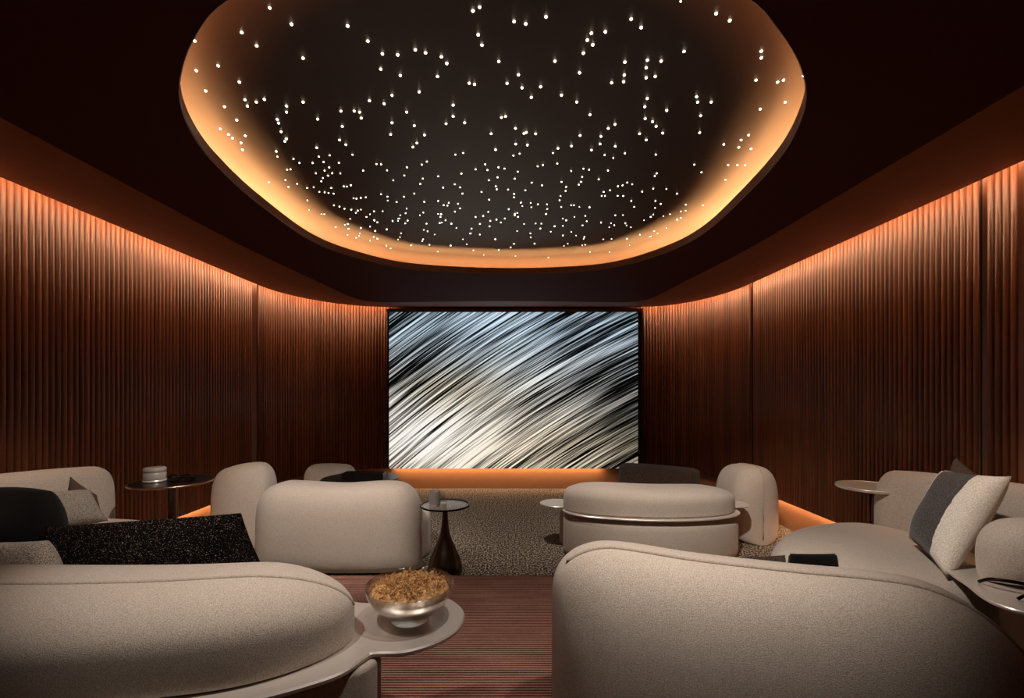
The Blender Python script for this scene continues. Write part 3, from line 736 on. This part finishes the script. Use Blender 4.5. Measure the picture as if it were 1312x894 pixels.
# ------------------------------------------------------------------ tables
c = (-.523, 3.66)
g = thing('drink_table', 'round drink table with dark teardrop pedestal in the middle of the room', 'table', (c[0], c[1], 0))
obj('pedestal', lathe([(.0, .0), (.10, .0), (.125, .015), (.137, .06), (.132, .11), (.112, .17), (.085, .23), (.058, .29), (.038, .35), (.027, .42), (.021, .50), (.020, .562)], (c[0], c[1], 0), 40), M['bronze'], g)
o = obj('tabletop', plate(circle(c[0], c[1], .184), .562, .570, .002), M['smoke'], g); autosmooth(o, 35)
obj('rim', tube([(x, y, .570) for x, y in circle(c[0], c[1], .187)], .0075, 8, True), M['blackmetal'], g)
def tumbler(name, c, r, h, mat, label, catg):
    pr = [(r * .9, 0), (r * .97, .004), (r, .02), (r, h), (r - .004, h), (r - .005, .012), (.001, .010)]
    o = obj(name, lathe(pr, (0, 0, 0), 28), mat); o.location = c; autosmooth(o, 40); return tag(o, label, catg)
tumbler('tumbler', (-.600, 3.64, .571), .043, .115, M['smoke'], 'smoked glass tumbler on the teardrop drink table', 'glass')
tumbler('tumbler_short', (-.555, 3.72, .571), .036, .09, M['glass'], 'clear glass behind the smoked tumbler on the drink table', 'glass')
c = (-2.27, 3.13); zt = .862
g = thing('pedestal_table', 'dark round pedestal table by the left slatted wall', 'table', (c[0], c[1], PZ))
o = obj('tabletop', plate(circle(c[0], c[1], .237), zt - .014, zt, .005), M['darkwood'], g); autosmooth(o, 35)
obj('rim', tube([(x, y, zt - .007) for x, y in circle(c[0], c[1], .239)], .007, 8, True), M['bronze_lt'], g)
obj('stem', lathe([(.032, .02), (.027, .3), (.024, zt - PZ - .03), (.04, zt - PZ - .014)], (c[0], c[1], PZ), 24), M['bronze'], g)
obj('foot', lathe([(.13, 0), (.13, .012), (.04, .024)], (c[0], c[1], PZ), 32), M['bronze'], g)
g = thing('candle_jar', 'frosted pale candle jar on the dark pedestal table', 'jar', (-2.365, 3.10, zt))
def ribj():
    bm = bmesh.new(); rings = []
    for r, z in ((.060, 0), (.064, .006), (.064, .06), (.062, .062), (.062, .066), (.064, .068), (.064, .088), (.058, .094)):
        rings.append([bm.verts.new((-2.365 + r * math.cos(2 * math.pi * j / 36), 3.10 + r * math.sin(2 * math.pi * j / 36), zt + z)) for j in range(36)])
    for a, b in zip(rings, rings[1:]):
        for j in range(36): bm.faces.new((a[j], a[(j + 1) % 36], b[(j + 1) % 36], b[j]))
    bm.faces.new(rings[0]); bm.faces.new(rings[-1]); return bm
obj('jar_body', ribj(), M['jar'], g)
obj('base_ring', lathe([(.055, 0), (.066, .002), (.066, .014), (.06, .016)], (-2.365, 3.10, zt), 36), M['steel'], g)
g = thing('eyeglasses', 'dark folded eyeglasses on the left pedestal table', 'glasses', (-2.2, 3.1, zt))
for dx in (-.045, .045):
    obj('lens_frame', tube([(-2.18 + dx + .036 * math.cos(t * math.pi / 10), 3.08, zt + .026 + .024 * math.sin(t * math.pi / 10)) for t in range(20)], .004, 6, True), M['blackmetal'], g)
    obj('temple', tube([(-2.18 + dx * 1.7, 3.085, zt + .03), (-2.18 + dx * 1.2, 3.15, zt + .02), (-2.18 - dx * .6, 3.18, zt + .006)], .004), M['blackmetal'], g)
obj('bridge', tube([(-2.19, 3.08, zt + .03), (-2.18, 3.08, zt + .035), (-2.17, 3.08, zt + .03)], .003), M['blackmetal'], g)

# ------------------------------------------------------------------ bowl and its dried moss
bc = Vector((-.362, 1.665, .651)); BR = .155
bp = [(.0005, .0), (.066, .0), (.068, .006), (.060, .014), (.066, .020), (.098, .036), (.130, .066), (.149, .098), (.1555, .125), (.1545, .1265), (.1530, .125), (.1465, .098), (.1275, .067), (.096, .0385), (.05, .026), (.0005, .024)]
o = obj('glass_bowl', lathe(bp, (0, 0, 0), 56), M['glass']); o.location = bc; tag(o, 'clear glass bowl of golden dried strands on the metal shelf', 'bowl')
bm = bmesh.new()
for k in range(1500):
    r = .122 * math.sqrt(rnd.random()); th = rnd.random() * 2 * math.pi
    z = .118 + .020 * (1 - (r / .122) ** 2) - .02 * rnd.random()
    a = rnd.random() * 2 * math.pi; el = rnd.uniform(-.3, 1.2); l = rnd.uniform(.012, .026)
    d = Vector((math.cos(a) * math.cos(el), math.sin(a) * math.cos(el), math.sin(el))) * l; p = Vector((r * math.cos(th), r * math.sin(th), z))
    bend = Vector((rnd.uniform(-1, 1), rnd.uniform(-1, 1), rnd.uniform(-.3, 1))) * .005
    tube([p, p + d * .5 + bend, p + d], [.0015, .0014, .0007], 3, False, bm)
# packed core under the loose strands
core = [(.001, .030), (.05, .032), (.090, .046), (.118, .070), (.1365, .100), (.128, .114), (.09, .126), (.04, .131), (.001, .132)]
n0 = len(bm.verts); lathe(core, (0, 0, 0), 40, bm); bm.verts.ensure_lookup_table()
for v in bm.verts[n0:]:
    if v.co.z > .105: v.co.z += rnd.uniform(-.005, .004)
o = obj('dried_moss', bm, M['moss']); o.location = bc; tag(o, 'golden brown dried strands heaped in the glass bowl', 'dried moss', kind='stuff')

# tongs on the right tray
g = thing('wire_tongs', 'thin dark bent wires on the metal tray at the right edge', 'tongs', (2.1, 1.8, .646))
obj('wire', tube(cat([(1.985, 1.99, .652), (1.985, 1.93, .685), (2.06, 1.86, .69), (2.2, 1.78, .675), (2.35, 1.74, .655)], 8), .007, 8), M['blackmetal'], g)
obj('wire', tube(cat([(1.965, 1.82, .652), (1.99, 1.80, .678), (2.06, 1.77, .683), (2.2, 1.72, .665)], 8), .006, 8), M['blackmetal'], g)

# ------------------------------------------------------------------ cushions
pillow('bolster_cushion', [at(52, 744, 2.12), at(348, 746, 2.09), at(309, 657, 2.22), at(58, 675, 2.25)], .17, M['black_boucle'], 'wide black boucle cushion behind the near left sofa back', pin=.012, sharp=.5)
pillow('square_cushion', [at(-60, 770, 1.95), at(96, 770, 1.95), at(62, 692, 2.0), at(-40, 694, 2.0)], .15, M['tweed2'], 'grey taupe tweed cushion at the left edge, directly above the near sofa back', pin=.02, sharp=.7)
pillow('square_cushion', [at(-8, 703, 2.30), at(84, 705, 2.30), at(66, 629, 2.40), at(-12, 625, 2.40)], .20, M['black'], 'plain black cushion at the left edge above the grey taupe one', pin=-.04, sharp=.6)
pillow('square_cushion', [at(74, 679, 2.50), at(139, 667, 2.64), at(116, 627, 2.70), at(52, 631, 2.56)], .12, M['tweed'], 'black and white woven tweed cushion leaning on the left sofa back', pin=.03, sharp=.8)
pillow('square_cushion', [at(76, 668, 2.68), at(134, 664, 2.78), at(124, 634, 2.80), at(90, 610, 2.72)], .09, M['tweed3'], 'brown tweed cushion, only its peaked corner showing behind the woven one', pin=.03, sharp=.8)
pillow('square_cushion', [at(1165, 690, 2.50), at(1213, 741, 2.12), at(1296, 610, 2.18), at(1210, 602, 2.55)], .16, M['band'], 'white cushion with a wide charcoal band, leaning on the right sofa', pin=.03, sharp=.75)
pillow('square_cushion', [at(1200, 672, 2.66), at(1240, 690, 2.45), at(1268, 618, 2.45), at(1224, 584, 2.62)], .10, M['tweed3'], 'dark grey cushion, its peaked corner showing behind the white and charcoal cushion', pin=.03, sharp=.8)
pillow('square_cushion', [at(905, 762, 2.0), at(1008, 762, 2.0), at(1006, 711, 2.07), at(918, 713, 2.07)], .12, M['tweed4'], 'dark speckled tweed cushion showing above the near right sofa back', pin=.02, sharp=.5)
pillow('square_cushion', [at(1014, 762, 2.0), at(1072, 762, 2.0), at(1070, 709, 2.06), at(1012, 709, 2.06)], .10, M['black'], 'small plain black cushion beside the speckled one above the near right sofa back', pin=.01, sharp=.4)
